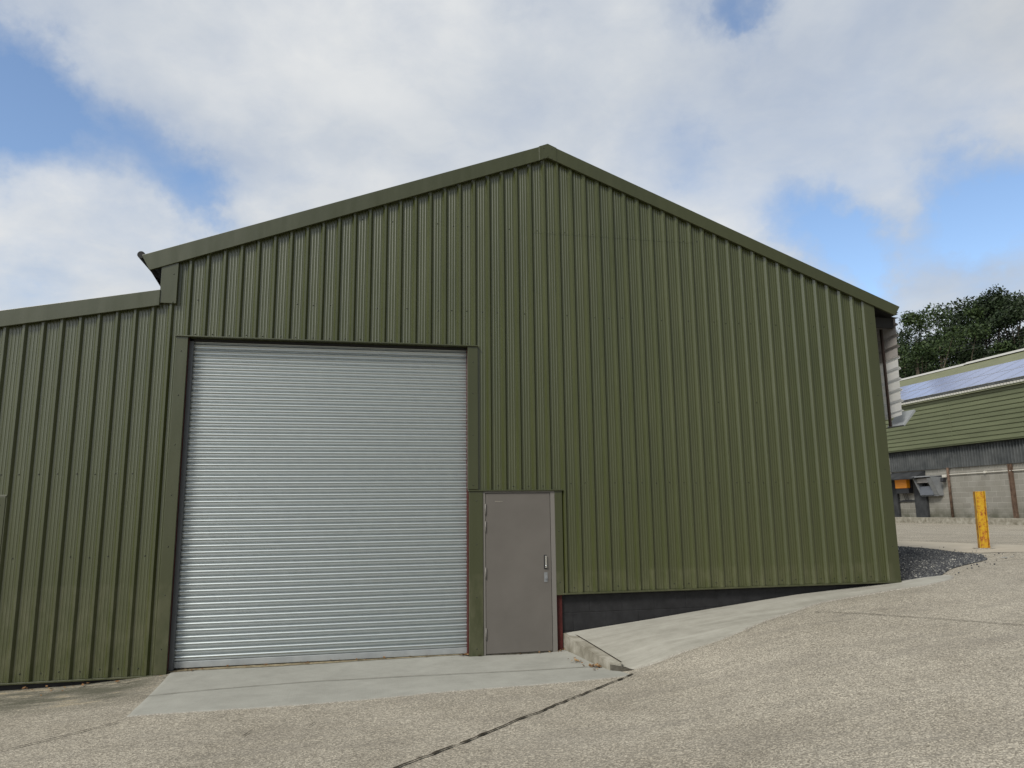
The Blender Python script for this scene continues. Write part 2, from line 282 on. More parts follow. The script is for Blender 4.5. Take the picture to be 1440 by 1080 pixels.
# ------------------------------------------------------------------ mesh helpers
class MB:
    def __init__(s): s.v = []; s.f = []; s.mi = []
    def poly(s, pts, mi=0):
        i = len(s.v); s.v += [tuple(p) for p in pts]; s.f.append(tuple(range(i, i+len(pts)))); s.mi.append(mi)
    def box(s, x0, x1, y0, y1, z0, z1, mi=0):
        i = len(s.v)
        s.v += [(x0, y0, z0), (x1, y0, z0), (x1, y1, z0), (x0, y1, z0), (x0, y0, z1), (x1, y0, z1), (x1, y1, z1), (x0, y1, z1)]
        for q in ((0, 3, 2, 1), (4, 5, 6, 7), (0, 1, 5, 4), (1, 2, 6, 5), (2, 3, 7, 6), (3, 0, 4, 7)):
            s.f.append(tuple(i+k for k in q)); s.mi.append(mi)
    def prism(s, pts, y0, y1, mi=0, ax='y'):
        """closed outline (counter-clockwise seen from the y0 side) extruded between y0 and y1"""
        n = len(pts); i = len(s.v)
        def P(a, b, c): return (a, c, b) if ax == 'y' else ((c, a, b) if ax == 'x' else (a, b, c))
        s.v += [P(a, b, y0) for a, b in pts]+[P(a, b, y1) for a, b in pts]
        s.f.append(tuple(range(i, i+n))); s.mi.append(mi); s.f.append(tuple(range(i+2*n-1, i+n-1, -1))); s.mi.append(mi)
        for k in range(n):
            j = (k+1) % n; s.f.append((i+k, i+n+k, i+n+j, i+j)); s.mi.append(mi)
    def tube(s, p0, p1, ra, rb=None, n=10, mi=0, caps=True):
        rb = ra if rb is None else rb; p0, p1 = Vector(p0), Vector(p1); d = (p1-p0).normalized()
        a = d.orthogonal().normalized(); b = d.cross(a); i = len(s.v)
        for p, r in ((p0, ra), (p1, rb)):
            for k in range(n):
                t = 2*math.pi*k/n; s.v.append(tuple(p+r*(math.cos(t)*a+math.sin(t)*b)))
        for k in range(n):
            j = (k+1) % n; s.f.append((i+k, i+j, i+n+j, i+n+k)); s.mi.append(mi)
        if caps:
            s.f.append(tuple(range(i+n-1, i-1, -1))); s.mi.append(mi); s.f.append(tuple(range(i+n, i+2*n))); s.mi.append(mi)
    def dome(s, c, r, h, axis=(0, -1, 0), mi=0, n=6):
        c = Vector(c); d = Vector(axis).normalized(); a = d.orthogonal().normalized(); b = d.cross(a); i = len(s.v)
        for (rr_, hh) in ((1, 0), (.8, .7)):
            for k in range(n):
                t = 2*math.pi*k/n; s.v.append(tuple(c+rr_*r*(math.cos(t)*a+math.sin(t)*b)+d*h*hh))
        s.v.append(tuple(c+d*h))
        for k in range(n):
            j = (k+1) % n
            s.f.append((i+k, i+j, i+n+j, i+n+k)); s.mi.append(mi); s.f.append((i+n+k, i+n+j, i+2*n)); s.mi.append(mi)
    def build(s, name, mats, parent=None, smooth=False, bevel=0, loc=None):
        L = Vector(loc) if loc is not None else (parent_origin(parent) if parent else Vector((0, 0, 0)))
        me = bpy.data.meshes.new(name); me.from_pydata([(x-L.x, y-L.y, z-L.z) for x, y, z in s.v], [], s.f)
        mats = mats if isinstance(mats, (list, tuple)) else [mats]
        for m in mats: me.materials.append(m)
        for p, k in zip(me.polygons, s.mi): p.material_index = k; p.use_smooth = smooth
        me.update(); o = bpy.data.objects.new(name, me); COL.objects.link(o)
        if parent: o.parent = parent; o['_o'] = 1; del o['_o']
        else: o.location = L
        ORI[o.name] = L
        if bevel:
            bv = o.modifiers.new('bevel', 'BEVEL'); bv.width = bevel; bv.segments = 2; bv.limit_method = 'ANGLE'
        return o
ORI = {}
def parent_origin(p): return ORI[p.name]
def empty(name, loc, label, cat, group=None):
    o = bpy.data.objects.new(name, None); COL.objects.link(o); o.location = loc; ORI[o.name] = Vector(loc); o.empty_display_size = .3
    tag(o, label, cat, group); return o
def tag(o, label=None, cat=None, group=None, kind=None):
    for k, v in (('label', label), ('category', cat), ('group', group), ('kind', kind)):
        if v: o[k] = v
    return o
def copy_tree(o, loc, par=None):
    c = o.copy(); COL.objects.link(c); c.location = loc if par is None else o.location; ORI[c.name] = ORI[o.name]
    if par: c.parent = par
    for ch in list(o.children): copy_tree(ch, None, c)
    return c

# ------------------------------------------------------------------ ground
CP = [(-4, 0, -.12), (-3, -.3, -.10), (-2.2, .2, -.03), (-2.0, -1.9, -.01), (-8, 0, -.2), (0, .2, -.015), (1.4, .2, -.01), (2.5, .2, -.01), (2.5, -.6, -.005), (2.6, -1.2, 0),
 (0, -1, -.01), (-.6, -1.95, 0), (.94, -1.64, 0), (2.2, -1.67, .005), (2.52, -1.63, .01),
 (3.087, -1.546, .055), (3.551, -1.546, .192), (3.927, -1.485, .262), (4.374, -1.318, .332), (4.968, -.974, .412), (5.493, -.769, .467), (5.953, -.561, .522), (6.422, -.454, .557), (7.28, -.39, .637), (7.685, -.542, .682), (8.233, -.384, .727),
 (8.5, .107, .74), (8.02, -.03, .72), (7.6, .1, .60), (7, .1, .54), (6, .1, .46), (5, .1, .34), (4, .1, .22), (3.2, 0, .08), (2.8, 0, .02), (3.2, -.8, .04), (4, -.7, .2), (5, -.3, .33),
 (5.82, -1.407, .51), (6.236, -2.062, .525), (6.747, -2.845, .54), (6.24, -3.322, .5), (4.822, -4.653, .38), (3.785, -5.625, .28), (2.581, -5.074, .2), (4.148, -3.637, .3), (3.509, -3., .2), (2.387, -3.215, .08),
 (2.9, -1.708, .03), (2.469, -2.042, .02), (1.958, -2.527, .03), (1.483, -2.964, .035), (1.145, -3.28, .04), (.748, -3.678, .05), (.309, -4.071, .06),
 (10.966, 1.95, .93), (10.629, 3.657, .96), (10.523, 2.828, .96), (10.374, 1.308, .86), (8.839, .47, .79), (8.3, 3, .80), (8, 8, .95), (9, 14, 1.05),
 (11.408, 4.621, 1.02), (12.273, 4.043, 1.01), (12.437, 2.5, 1.0), (11.326, 1.449, .96), (18.9, 13.7, 1.0), (19, 8.7, 1.0), (24.5, 22, .98), (24.5, 15, .98), (24.5, 5, .98), (32, 10, 1.0), (25, 32, 1.0), (35, 35, 1.1),
 (-2.66, -2.73, -.02), (-4, -4, -.03), (-8, -4, -.12), (-8, -9, .0), (0, -9.5, .16), (-3, -7, .06), (4, -9.5, .3), (8, -9, .5), (9, -4, .68), (14, -4, .92), (20, -4, 1.1), (30, -8, 1.2), (0, -16, .25), (14, -14, .8), (-14, -14, .0), (0, 8, 0), (-3, 8, -.1), (4, 8, .2)]
_P = np.array([p[:2] for p in CP], float); _Zc = np.array([p[2] for p in CP], float)
_c2 = .35**2
_A = np.sqrt(((_P[:, None]-_P[None])**2).sum(-1)+_c2); _n = len(CP)
_M = np.zeros((_n+1, _n+1)); _M[:_n, :_n] = _A; _M[_n, :_n] = 1; _M[:_n, _n] = 1
_w = np.linalg.solve(_M, np.append(_Zc, 0))
def gh(x, y):
    x = np.asarray(x, float); y = np.asarray(y, float)
    d = np.sqrt((x[..., None]-_P[:, 0])**2+(y[..., None]-_P[:, 1])**2+_c2)
    z = d@_w[:_n]+_w[_n]
    far = np.clip(.5+.03*x, -.3, 1.2)
    r = np.sqrt((x-8)**2+(y-3)**2); k = np.clip((r-26)/20, 0, 1); k = k*k*(3-2*k)
    return z*(1-k)+far*k
def g1(x, y): return float(gh(np.array([x]), np.array([y]))[0])
def axis(parts):
    o = []
    for a, b, s in parts: o += list(np.arange(a, b, s))
    o.append(parts[-1][1]); return np.array(o)
xs = axis([(-900, -120, 130), (-120, -20, 20), (-20, -6, 2), (-6, -3, .4), (-3, 12, .15), (12, 30, .75), (30, 60, 6), (60, 900, 120)])
ys = axis([(-900, -100, 160), (-100, -20, 20), (-20, -6, 1.2), (-6, 1, .12), (1, 6, .3), (6, 36, 1.5), (36, 60, 6), (60, 900, 120)])
XX, YY = np.meshgrid(xs, ys); ZZ = gh(XX, YY)
nx, ny = len(xs), len(ys)
idx = np.arange(nx*ny).reshape(ny, nx)
fc = np.stack([idx[:-1, :-1], idx[:-1, 1:], idx[1:, 1:], idx[1:, :-1]], -1).reshape(-1, 4)
me = bpy.data.meshes.new('ground'); me.from_pydata(np.stack([XX.ravel(), YY.ravel(), ZZ.ravel()], -1).tolist(), [], fc.tolist())
me.materials.append(YARD); me.polygons.foreach_set('use_smooth', [True]*len(me.polygons))
gr = bpy.data.objects.new('ground', me); COL.objects.link(gr); tag(gr, kind='structure')

def strip(name, left, right, m, lift=.006, nsub=40, cross=6, kind='structure', jag=0.0, zf=None, fade=None):
    """sheet between two polylines, draped on the ground"""
    def res(pl, n):
        pl = np.array(pl, float); s = np.r_[0, np.cumsum(np.hypot(*np.diff(pl[:, :2], axis=0).T))]; u = np.linspace(0, s[-1], n)
        return np.stack([np.interp(u, s, pl[:, k]) for k in range(pl.shape[1])], -1)
    a, b = res(left, nsub+1), res(right, nsub+1)
    if jag:
        for i in range(nsub+1):
            a[i, 0] += jag*noise.noise(Vector((a[i, 0]*7, a[i, 1]*7, 0))); a[i, 1] += jag*noise.noise(Vector((a[i, 0]*7, a[i, 1]*7, 5)))
            b[i, 0] += jag*noise.noise(Vector((b[i, 0]*7, b[i, 1]*7, 9))); b[i, 1] += jag*noise.noise(Vector((b[i, 0]*7, b[i, 1]*7, 3)))
    V = []; F = []
    for i in range(nsub+1):
        for k in range(cross+1):
            t = k/cross; p = a[i]*(1-t)+b[i]*t
            V.append((p[0], p[1], (g1(p[0], p[1]) if zf is None else (zf(p) if callable(zf) else p[2]))+lift))
    for i in range(nsub):
        for k in range(cross):
            q = i*(cross+1)+k; F.append((q, q+1, q+cross+2, q+cross+1))
    me = bpy.data.meshes.new(name); me.from_pydata(V, [], F); me.materials.append(m)
    bm = bmesh.new(); bm.from_mesh(me); bmesh.ops.recalc_face_normals(bm, faces=bm.faces)
    if sum(f.normal.z for f in bm.faces) < 0: bmesh.ops.reverse_faces(bm, faces=bm.faces)
    bm.to_mesh(me); bm.free()
    for p in me.polygons: p.use_smooth = True
    att = me.attributes.new('edge', 'FLOAT', 'POINT')
    vals = []
    for i in range(nsub+1):
        for k in range(cross+1):
            p = np.array(V[i*(cross+1)+k][:2]); d = 9.
            if fade:
                for pl_ in fade:
                    q = np.array(pl_, float)[:, :2]; ab = q[1:]-q[:-1]; t_ = np.clip(((p-q[:-1])*ab).sum(1)/(ab**2).sum(1), 0, 1)
                    d = min(d, float(np.sqrt(((q[:-1]+ab*t_[:, None]-p)**2).sum(1)).min()))
            vals.append(min(1.0, d/.11))
            if d < .004: me.vertices[i*(cross+1)+k].co.z -= .03
    att.data.foreach_set('value', vals)
    o = bpy.data.objects.new(name, me); COL.objects.link(o)
    if kind: o['kind'] = kind
    return o
def chaikin(P, n=2):
    P = [tuple(p) for p in P]
    for _ in range(n):
        Q = [P[0]]
        for a, b in zip(P[:-1], P[1:]):
            Q.append(tuple(.75*x+.25*y for x, y in zip(a, b))); Q.append(tuple(.25*x+.75*y for x, y in zip(a, b)))
        P = Q+[P[-1]]
    return P
def line(name, pts, w, m, lift=.012, jag=.02, nsub=60, vary=.5, tap=.0):
    """a thin irregular joint or crack along a polyline"""
    pl = np.array(pts, float); s = np.r_[0, np.cumsum(np.hypot(*np.diff(pl, axis=0).T))]; u = np.linspace(0, s[-1], nsub+1)
    c = np.stack([np.interp(u, s, pl[:, k]) for k in (0, 1)], -1)
    t = np.gradient(c, axis=0); t /= np.linalg.norm(t, axis=1)[:, None]; nrm = np.stack([-t[:, 1], t[:, 0]], -1)
    L, R = [], []
    for i in range(nsub+1):
        o = jag*(noise.noise(Vector((u[i]*3.1, 0, 1)))+.5*noise.noise(Vector((u[i]*11, 2, 1))))
        ww = w*(1+vary*(noise.noise(Vector((u[i]*9, 7, 2)))*1.6))
        if tap: ww *= min(1, (u[-1]-u[i])/tap+.1, u[i]/tap+.1)
        L.append(c[i]+nrm[i]*(o+ww/2)); R.append(c[i]+nrm[i]*(o-ww/2))
    return strip(name, L, R, m, lift, nsub, 1)
# smooth concrete apron in front of the doors
A_BACK = [(-2.12, .16), (2.62, .16)]
A_FRONT = chaikin([(-2.03, -1.97), (-.627, -2.0), (.3, -1.93), (.94, -1.82), (2.2, -1.76), (2.90, -1.72)])
strip('concrete_apron', A_BACK, A_FRONT, APRON, .006, 90, 60, fade=[A_FRONT, [(-2.12, .1), (-2.03, -1.97)]])
line('apron_joint', [(-2.09, -1.12), (-.43, -.97), (1.09, -1.0), (2.6, -1.06)], .012, FAINT, .013, .006, 60)
strip('silt_line', [(-2.10, .13), (0, .13), (1.40, .13)], [(-2.12, .02), (-.8, -.02), (.2, .05), (1.40, .06)], SILT, .011, 60, 3, jag=.03)
# ramp along the right-hand wall
RW = [(2.66, .03, .203), (3.867, .03, .332), (4.687, .03, .427), (5.462, .03, .511), (5.997, .03, .568), (7.034, .03, .645), (7.6, .03, .69), (8.023, .0, .74), (8.506, .107, .755)]
RO = chaikin([(2.84, -1.40, .080), (3.0, -1.50, .06), (3.3, -1.55, .12), (3.551, -1.546, .2), (3.927, -1.485, .27), (4.374, -1.318, .34), (4.968, -.974, .42), (5.493, -.769, .475), (5.953, -.561, .53), (6.422, -.454, .565), (7.28, -.39, .645), (7.685, -.46, .69), (8.233, -.34, .735), (8.6, .05, .757)])
RO = [(x, y, g1(x, y)) for x, y, _ in RO]
strip('concrete_ramp', RW, RO, RAMPM, .006, 120, 30, zf=True, fade=[RO[2:]])
# kerb retaining the ramp beside the grey door
k = MB()
ka = [(2.628, .05), (2.70, -.66), (2.775, -1.33)]; kb = [(2.74, .05), (2.83, -.66), (2.90, -1.36)]; kt = [.205, .145, .092]
for i in range(2):
    A, B, C_, D_ = ka[i], ka[i+1], kb[i+1], kb[i]
    k.poly([(*A, kt[i]), (*B, kt[i+1]), (*C_, kt[i+1]+.006), (*D_, kt[i]+.006)]); k.poly([(*A, -.15), (*B, -.15), (*B, kt[i+1]), (*A, kt[i])])
    k.poly([(*D_, kt[i]+.006), (*C_, kt[i+1]+.006), (*C_, -.15), (*D_, -.15)])
k.poly([(*ka[2], -.15), (*kb[2], -.15), (*kb[2], kt[2]+.006), (*ka[2], kt[2])])
ko = k.build('concrete_kerb', KERBM, loc=(2.75, -.6, 0)); tag(ko, 'low pale concrete kerb holding back the ramp beside the grey door', 'kerb')
bm = bmesh.new(); bm.from_mesh(ko.data); bmesh.ops.remove_doubles(bm, verts=bm.verts, dist=.0005); bmesh.ops.recalc_face_normals(bm, faces=bm.faces); bmesh.ops.subdivide_edges(bm, edges=bm.edges, cuts=3, use_grid_fill=True)
for v in bm.verts:
    n_ = noise.noise_vector(v.co*5)*.004; v.co += n_
bm.to_mesh(ko.data); bm.free()
k = MB(); k.prism([(2.778, -1.335), (2.86, -1.44), (3.02, -1.49), (3.03, -1.42), (2.92, -1.345)][::-1], -.05, .078, ax='z')
jn = MB()
for (a0, a1, z0_, z1_) in ((0, 1, .211, .151), (1, 2, .151, .098)):
    A, B = kb[a0], kb[a1]; jn.poly([(A[0]-.008, A[1], z0_+.003), (B[0]-.008, B[1], z1_+.003), (B[0]+.012, B[1], z1_+.003), (A[0]+.012, A[1], z0_+.003)])
jn.build('kerb_joint', CRACK, ko)
e = k.build('broken_kerb_end', KERBD, ko); 
for v in e.data.vertices:
    if v.co.z+0 > .05: v.co.z -= max(0, (v.co.x+2.75-2.80))*.20+.004*noise.noise(v.co*30)
# joints and cracks
line('slab_joint', [(2.92, -1.66), (2.469, -2.042), (1.958, -2.527), (1.483, -2.964), (1.145, -3.28), (.748, -3.678), (.309, -4.071), (-.5, -4.83), (-2.2, -6.4), (-4, -8)], .023, CRACK, .012, .025, 260, 1.0)
line('slab_joint_edge', chaikin([(3.2, -1.56), (3.3, -1.6), (3.551, -1.60), (3.927, -1.53), (4.374, -1.365), (4.968, -1.02), (5.493, -.815), (5.6, -.8)]), .005, FAINT, .011, .008, 80)
line('yard_joint', [(5.538, -1.049), (5.82, -1.407), (6.236, -2.062), (6.747, -2.845), (7.6, -4.1), (8.6, -5.7)], .013, CRACK, .012, .012, 80, .7)
line('slab_joint_left', [(-2.0, -2.14), (-2.355, -2.474), (-2.659, -2.729), (-3.5, -3.5), (-5, -4.9)], .012, CRACK, .012, .012, 60, .8)
line('hairline_mark', [(-.86, -2.93), (-.80, -2.72)], .008, CRACK, .012, .004, 12, .5, .05)
line('hairline_mark', [(-.36, -2.78), (-.31, -2.62)], .006, CRACK, .012, .004, 12, .5, .05)
# gravel, pale strip
GR_OUT = [(7.60, .05), (8.02, -.02), (8.45, .16), (8.84, .42), (9.5, .78), (10.374, 1.25), (10.75, 1.75), (10.6, 2.3), (10.52, 2.83), (10.63, 3.66), (10.2, 6), (9.6, 9)]
GR_IN = [(7.60, .3), (7.6, .4), (7.62, .6), (7.62, 1), (7.62, 1.5), (7.62, 2), (7.62, 2.6), (7.62, 3.3), (7.62, 4), (7.62, 5), (7.62, 7), (7.62, 9)]
o = strip('gravel_bed', GR_IN, GR_OUT, GRAVB, .008, 60, 12, kind='stuff'); tag(o, 'dark grey gravel bed filling the corner behind the green warehouse wall', 'gravel')
from mathutils.geometry import intersect_point_quad_2d
poly = [Vector(p) for p in GR_OUT]+[Vector(p) for p in GR_IN[::-1]]
def inside(p, pl):
    c = False; j = len(pl)-1
    for i in range(len(pl)):
        if (pl[i].y > p.y) != (pl[j].y > p.y) and p.x < (pl[j].x-pl[i].x)*(p.y-pl[i].y)/(pl[j].y-pl[i].y)+pl[i].x: c = not c
        j = i
    return c
st = MB(); cnt = 0
cand = []
while len(cand) < 15000:
    p = Vector((random.uniform(7.65, 11.0), random.uniform(-.1, 5)))
    if inside(p, poly) or (random.random() < .015 and p.y < p.x-7.6+.3 and p.y > (p.x-8)*.45-.25 and p.x > 8.0): cand.append(p)
zc = gh(np.array([p.x for p in cand]), np.array([p.y for p in cand]))
for p, z in zip(cand, zc):
    r = random.uniform(.008, .019); h = r*random.uniform(.6, 1); a = random.uniform(0, 6.28); i = len(st.v)
    for q in range(4):
        t = a+q*1.571+random.uniform(-.3, .3); st.v.append((p.x+r*math.cos(t), p.y+r*math.sin(t), z+.008+h*random.uniform(.2, .5)))
    st.v.append((p.x+random.uniform(-.3, .3)*r, p.y+random.uniform(-.3, .3)*r, z+.008+h*1.4)); st.v.append((p.x, p.y, z))
    for q in range(4):
        st.f.append((i+q, i+(q+1) % 4, i+4)); st.f.append((i+(q+1) % 4, i+q, i+5)); st.mi += [0, 0]
o = st.build('gravel_stones', PEB); tag(o, 'loose dark angular gravel stones beside the warehouse corner', 'gravel', kind='stuff')
strip('pale_concrete_strip', [(7.7, 9.5), (9.7, 6.5), (11.408, 4.621), (12.0, 3.9), (12.437, 2.5), (13.5, -1.5), (14.5, -6)], [(7.7, 8.5), (9.6, 5.6), (10.64, 3.70), (10.65, 2.15), (11.326, 1.449), (12.0, -2.0), (13.0, -6)], PALE, .006, 40, 4)
# spalled white patches at the foot of the post
for pts, w in (([(10.6, 1.25), (10.75, 1.18), (10.85, 1.2)], .05), ([(11.05, .95), (11.3, .9), (11.5, .98)], .07)):
    line('spalled_patch', pts, w, PALECAP, .012, .03, 24, 1.2, .1)
# dead leaves
dl = MB()
def litter(cx_, cy_, sx, sy, n, zb=None):
    for _ in range(n):
        x, y = random.gauss(cx_, sx), random.gauss(cy_, sy); z = (g1(x, y) if zb is None else zb)+random.uniform(.014, .035); s = random.uniform(.012, .03); a = random.uniform(0, 6.28)
        u = Vector((math.cos(a), math.sin(a), random.uniform(-.4, .4)))*s; v = Vector((-math.sin(a), math.cos(a), random.uniform(-.5, .5)))*s*.6; c = Vector((x, y, z))
        dl.poly([c-u, c-v*.9, c+u, c+v])
litter(2.68, -1.12, .045, .06, 45); litter(2.56, -.75, .03, .12, 16); litter(2.56, -.03, .03, .03, 12); litter(1.36, .02, .05, .03, 26); litter(-1.9, .05, .15, .03, 14); litter(-.2, .08, .8, .03, 30); litter(2.0, -.02, .3, .03, 12); litter(-3.2, -.12, .5, .1, 25)
o = dl.build('dead_leaves', DEADL); tag(o, 'small brown dead leaves gathered along the door sill and kerb', 'leaves', kind='stuff')

# ------------------------------------------------------------------ warehouse
WH = empty('warehouse', (2.55, 0, 0), 'large olive green steel clad warehouse with gable roof, roller shutter and brown-grey door', 'building')
def roof_z(x): return 6.80-(abs(x-2.55))*(.379 if x < 2.55 else .389)
def low_z(x): return 4.40+(x+2.25)*.2
def prof_y(x):
    u = (x-.11+200) % .2          # 0 at the right foot of a rib
    if u > .126:                   # rib
        w = u-.126
        if w < .024: return -.036*w/.024
        if w < .050: return -.036
        return -.036*(.074-w)/.024
    for c in (.032, .0675, .103):
        if abs(u-c) < .009: return -.0028*(1-abs(u-c)/.009)
    return 0.0
KN = [0, .023, .032, .041, .0585, .0675, .0765, .094, .103, .112, .126, .150, .176]
def knots(a, b):
    o = [a]; k0 = int(math.floor((a-.11)/.2))-1
    for k in range(k0, k0+int((b-a)/.2)+4):
        for q in KN:
            x = .11+.2*k+q
            if a+1e-4 < x < b-1e-4: o.append(x)
    o.append(b); return o
def clad(name, a, b, zb, zt, parent, off=0.0, m=None, extra=None):
    mb = MB(); ks = knots(a, b)
    for x0, x1 in zip(ks[:-1], ks[1:]):
        y0, y1 = prof_y(x0+1e-6)+off, prof_y(x1-1e-6)+off
        z = [zb(x0), zb(x1), zt(x1), zt(x0)]
        mb.poly([(x0, y0, z[0]), (x1, y1, z[1]), (x1, y1, z[2]), (x0, y0, z[3])])
    if extra: extra(mb)
    return mb
cst = lambda v: (lambda x: v)
main = MB()
for a, b, zb, zt in ((-2.27, -2.23, cst(3.94), roof_z), (-2.23, 1.52, cst(3.94), roof_z), (1.52, 2.55, cst(2.035), roof_z), (2.55, 2.63, cst(2.035), roof_z), (2.63, 7.55, cst(.715), roof_z), (-2.47, -2.27, lambda x: low_z(x)+.05, roof_z)):
    q = clad('', a, b, zb, zt, WH); n0 = len(main.v); main.v += q.v; main.f += [tuple(i+n0 for i in f) for f in q.f]; main.mi += q.mi
# overlapping upper sheet with a row of screws
q = clad('', 2.33, 4.73, cst(5.60), lambda x: roof_z(x)-.01, WH, -.003); n0 = len(main.v); main.v += q.v; main.f += [tuple(i+n0 for i in f) for f in q.f]; main.mi += q.mi
main.poly([(2.33, -.001, 5.60), (4.73, -.001, 5.60), (4.73, -.0035, 5.60), (2.33, -.0035, 5.60)])
def screw_rows(mb, rows):
    for a, b, z, p in rows:
        k = int(math.floor((a-.11)/.2))
        while .11+.2*k < b:
            x = .11+.2*k+.0675+random.uniform(-.012, .012)
            if a < x < b and random.random() < p and z < (roof_z(x)-.15 if x > -2.2 else 9): mb.dome((x, prof_y(x), z+random.uniform(-.008, .008)), .0095, .008, mi=1)
            k += 1
screw_rows(main, [(2.3, 4.8, 5.63, 1), (4.8, 7.4, 5.62, 0), (-2, 2.3, 5.63, .5), (-2.1, 1.5, 3.98, 1), (-2.2, 7.5, 4.42, .62), (2.65, 7.5, .78, .8), (2.65, 7.5, 2.12, .6), (1.6, 2.5, 2.09, 1), (1.6, 7.5, 3.25, .15)])
main.build('wall_cladding', [GREEN, SCREW], WH)
low = clad('', -7.0, -2.27, cst(-.03), lambda x: low_z(x)+.05, WH)
q = clad('', -2.27, -2.23, cst(-.03), cst(3.94), WH)
n0 = len(low.v); low.v += q.v; low.f += [tuple(i+n0 for i in f) for f in q.f]; low.mi += q.mi
screw_rows(low, [(-3.9, -2.3, 2.25, .85), (-3.9, -2.3, 1.3, .7), (-3.9, -2.3, .05, 1), (-7, -4, 2.25, .7)])
low.build('wing_cladding', [GREEN, SCREW], WH)
# plinth
m = MB(); m.box(2.625, 7.56, .05, .28, -.2, .80); m.build('block_plinth', PLINTH, WH)
m = MB(); m.box(-7.0, -2.24, .02, .28, -.35, 0.05); m.build('wing_plinth', PLINTH, WH)
# steel columns at the openings
def col(x0, x1, z1, y0=.005, y1=.125):
    m = MB(); m.box(x0, x1, y0, y1, -.05, z1); m.build('steel_column', REDOX, WH)
col(-2.26, -2.104, 4.05); col(1.384, 1.59, 4.05); col(2.535, 2.615, .9, .012, .12)
# flashings
def fl(name, x0, x1, y0, y1, z0, z1, screws=(), bev=.003, mt=None):
    m = MB(); m.box(x0, x1, y0, y1, z0, z1)
    for x, z in screws: m.dome((x, y0, z), .009, .007, mi=1)
    return m.build(name, [mt or GREEN_T, SCREW], WH, bevel=bev)
fl('jamb_flashing', -2.235, -2.10, -.042, -.002, -.03, 3.93, [(-2.17, z) for z in (.25, .85, 1.4, 2.0, 2.6, 3.2, 3.75)])
fl('jamb_flashing', 1.38, 1.515, -.042, -.002, 2.045, 3.93, [(1.45, z) for z in (2.1, 2.75, 3.3, 3.72)])
fl('jamb_flashing', 1.395, 1.575, -.046, -.002, -.02, 2.02, [(1.49, z) for z in (.08, .7, 1.35, 1.9)])
fl('jamb_flashing', 2.533, 2.632, -.040, -.002, .69, 2.02, [(2.58, z) for z in (.85, 1.5)])
fl('lintel_flashing', -2.25, 1.525, -.062, .004, 3.93, 3.945)
fl('lintel_soffit', -2.10, 1.38, .004, .30, 3.932, 3.96, mt=GREEN_T)
fl('door_head_flashing', 1.385, 2.65, -.062, .004, 2.022, 2.038)
fl('drip_flashing', 2.615, 7.63, -.045, .03, .692, .713)
fl('drip_flashing', -7.0, -2.235, -.04, .02, -.052, -.032)
fl('corner_flashing', 7.455, 7.625, -.044, .15, .713, 4.84, [(7.54, z) for z in (1.2, 2.3, 3.4, 4.5)])
# stepped flashing where the wing meets the gable
fl('step_flashing', -2.455, -2.262, -.058, -.002, 4.345, 4.87, [(-2.31, 4.72), (-2.30, 4.36)])
def barge(name, pts, y0, y1, mt=GREEN_T):
    m = MB(); m.prism(pts, y0, y1); return m.build(name, mt, WH, bevel=.004)
barge('barge_board', [(-2.69, 4.94), (-2.59, 4.75), (2.45, 6.678), (2.45, 6.885)], -.075, -.034)
barge('barge_board', [(2.61, 6.888), (2.61, 6.682), (7.955, 4.635), (8.05, 4.775)], -.075, -.034)
barge('ridge_cap', [(2.40, 6.872), (2.40, 6.657), (2.53, 6.71), (2.66, 6.66), (2.66, 6.872), (2.53, 6.925)], -.080, -.03)
barge('wing_barge_board', [(-7.0, 3.60), (-7.0, 3.40), (-2.45, 4.31), (-2.45, 4.51)], -.072, -.034)
s = MB()
for x, z in ((2.47, 6.85), (2.47, 6.70), (2.53, 6.73), (2.59, 6.70), (2.59, 6.85)): s.dome((x, -.078, z), .009, .008)
for kk in range(26):
    x = -2.2+.4*kk
    if x < 7.5: s.dome((x+.08, -.03, roof_z(x+.08)-.115), .009, .01)
tag(s.build('screw_heads', SCREW, WH), kind='stuff')
# roofs and remaining walls
def sheet(mb, p0, p1, q0, q1, n, amp, nrm):
    """ribbed sheet: ribs run p0->p1, spread from p0 to q0"""
    p0, p1, q0, q1, nrm = map(Vector, (p0, p1, q0, q1, nrm)); pr = []
    for k in range(n):
        for u, h in ((0, 0), (.30, 0), (.40, 1), (.62, 1), (.72, 0)): pr.append(((k+u)/n, h))
    pr.append((1, 0))
    for (a, ha), (b, hb) in zip(pr[:-1], pr[1:]):
        mb.poly([p0.lerp(q0, a)+nrm*amp*ha, p0.lerp(q0, b)+nrm*amp*hb, p1.lerp(q1, b)+nrm*amp*hb, p1.lerp(q1, a)+nrm*amp*ha])
m = MB(); sheet(m, (2.53, .0, 6.86), (-2.64, .0, 4.90), (2.53, 24, 6.86), (-2.64, 24, 4.90), 110, .03, (-.35, 0, .93))
sheet(m, (2.53, .0, 6.86), (8.08, .0, 4.70), (2.53, 24, 6.86), (8.08, 24, 4.70), 110, .03, (.36, 0, .93))
m.build('roof', DKCOR, WH)
m = MB(); sheet(m, (-2.45, 0, 4.45), (-7.0, 0, 3.54), (-2.45, 24, 4.45), (-7.0, 24, 3.54), 110, .03, (-.2, 0, .98)); m.build('wing_roof', DKCOR, WH)
m = MB(); sheet(m, (7.6, .1, .7), (7.6, .1, 4.85), (7.6, 24, .7), (7.6, 24, 4.85), 110, .03, (1, 0, 0))
sheet(m, (-2.46, .1, 4.3), (-2.46, .1, 4.9), (-2.46, 24, 4.3), (-2.46, 24, 4.9), 110, .03, (-1, 0, 0))
m.poly([(-7, 24, -.3), (7.6, 24, -.3), (7.6, 24, 4.85), (2.53, 24, 6.86), (-2.7, 24, 4.87), (-2.7, 24, 4.4), (-7, 24, 3.5)])
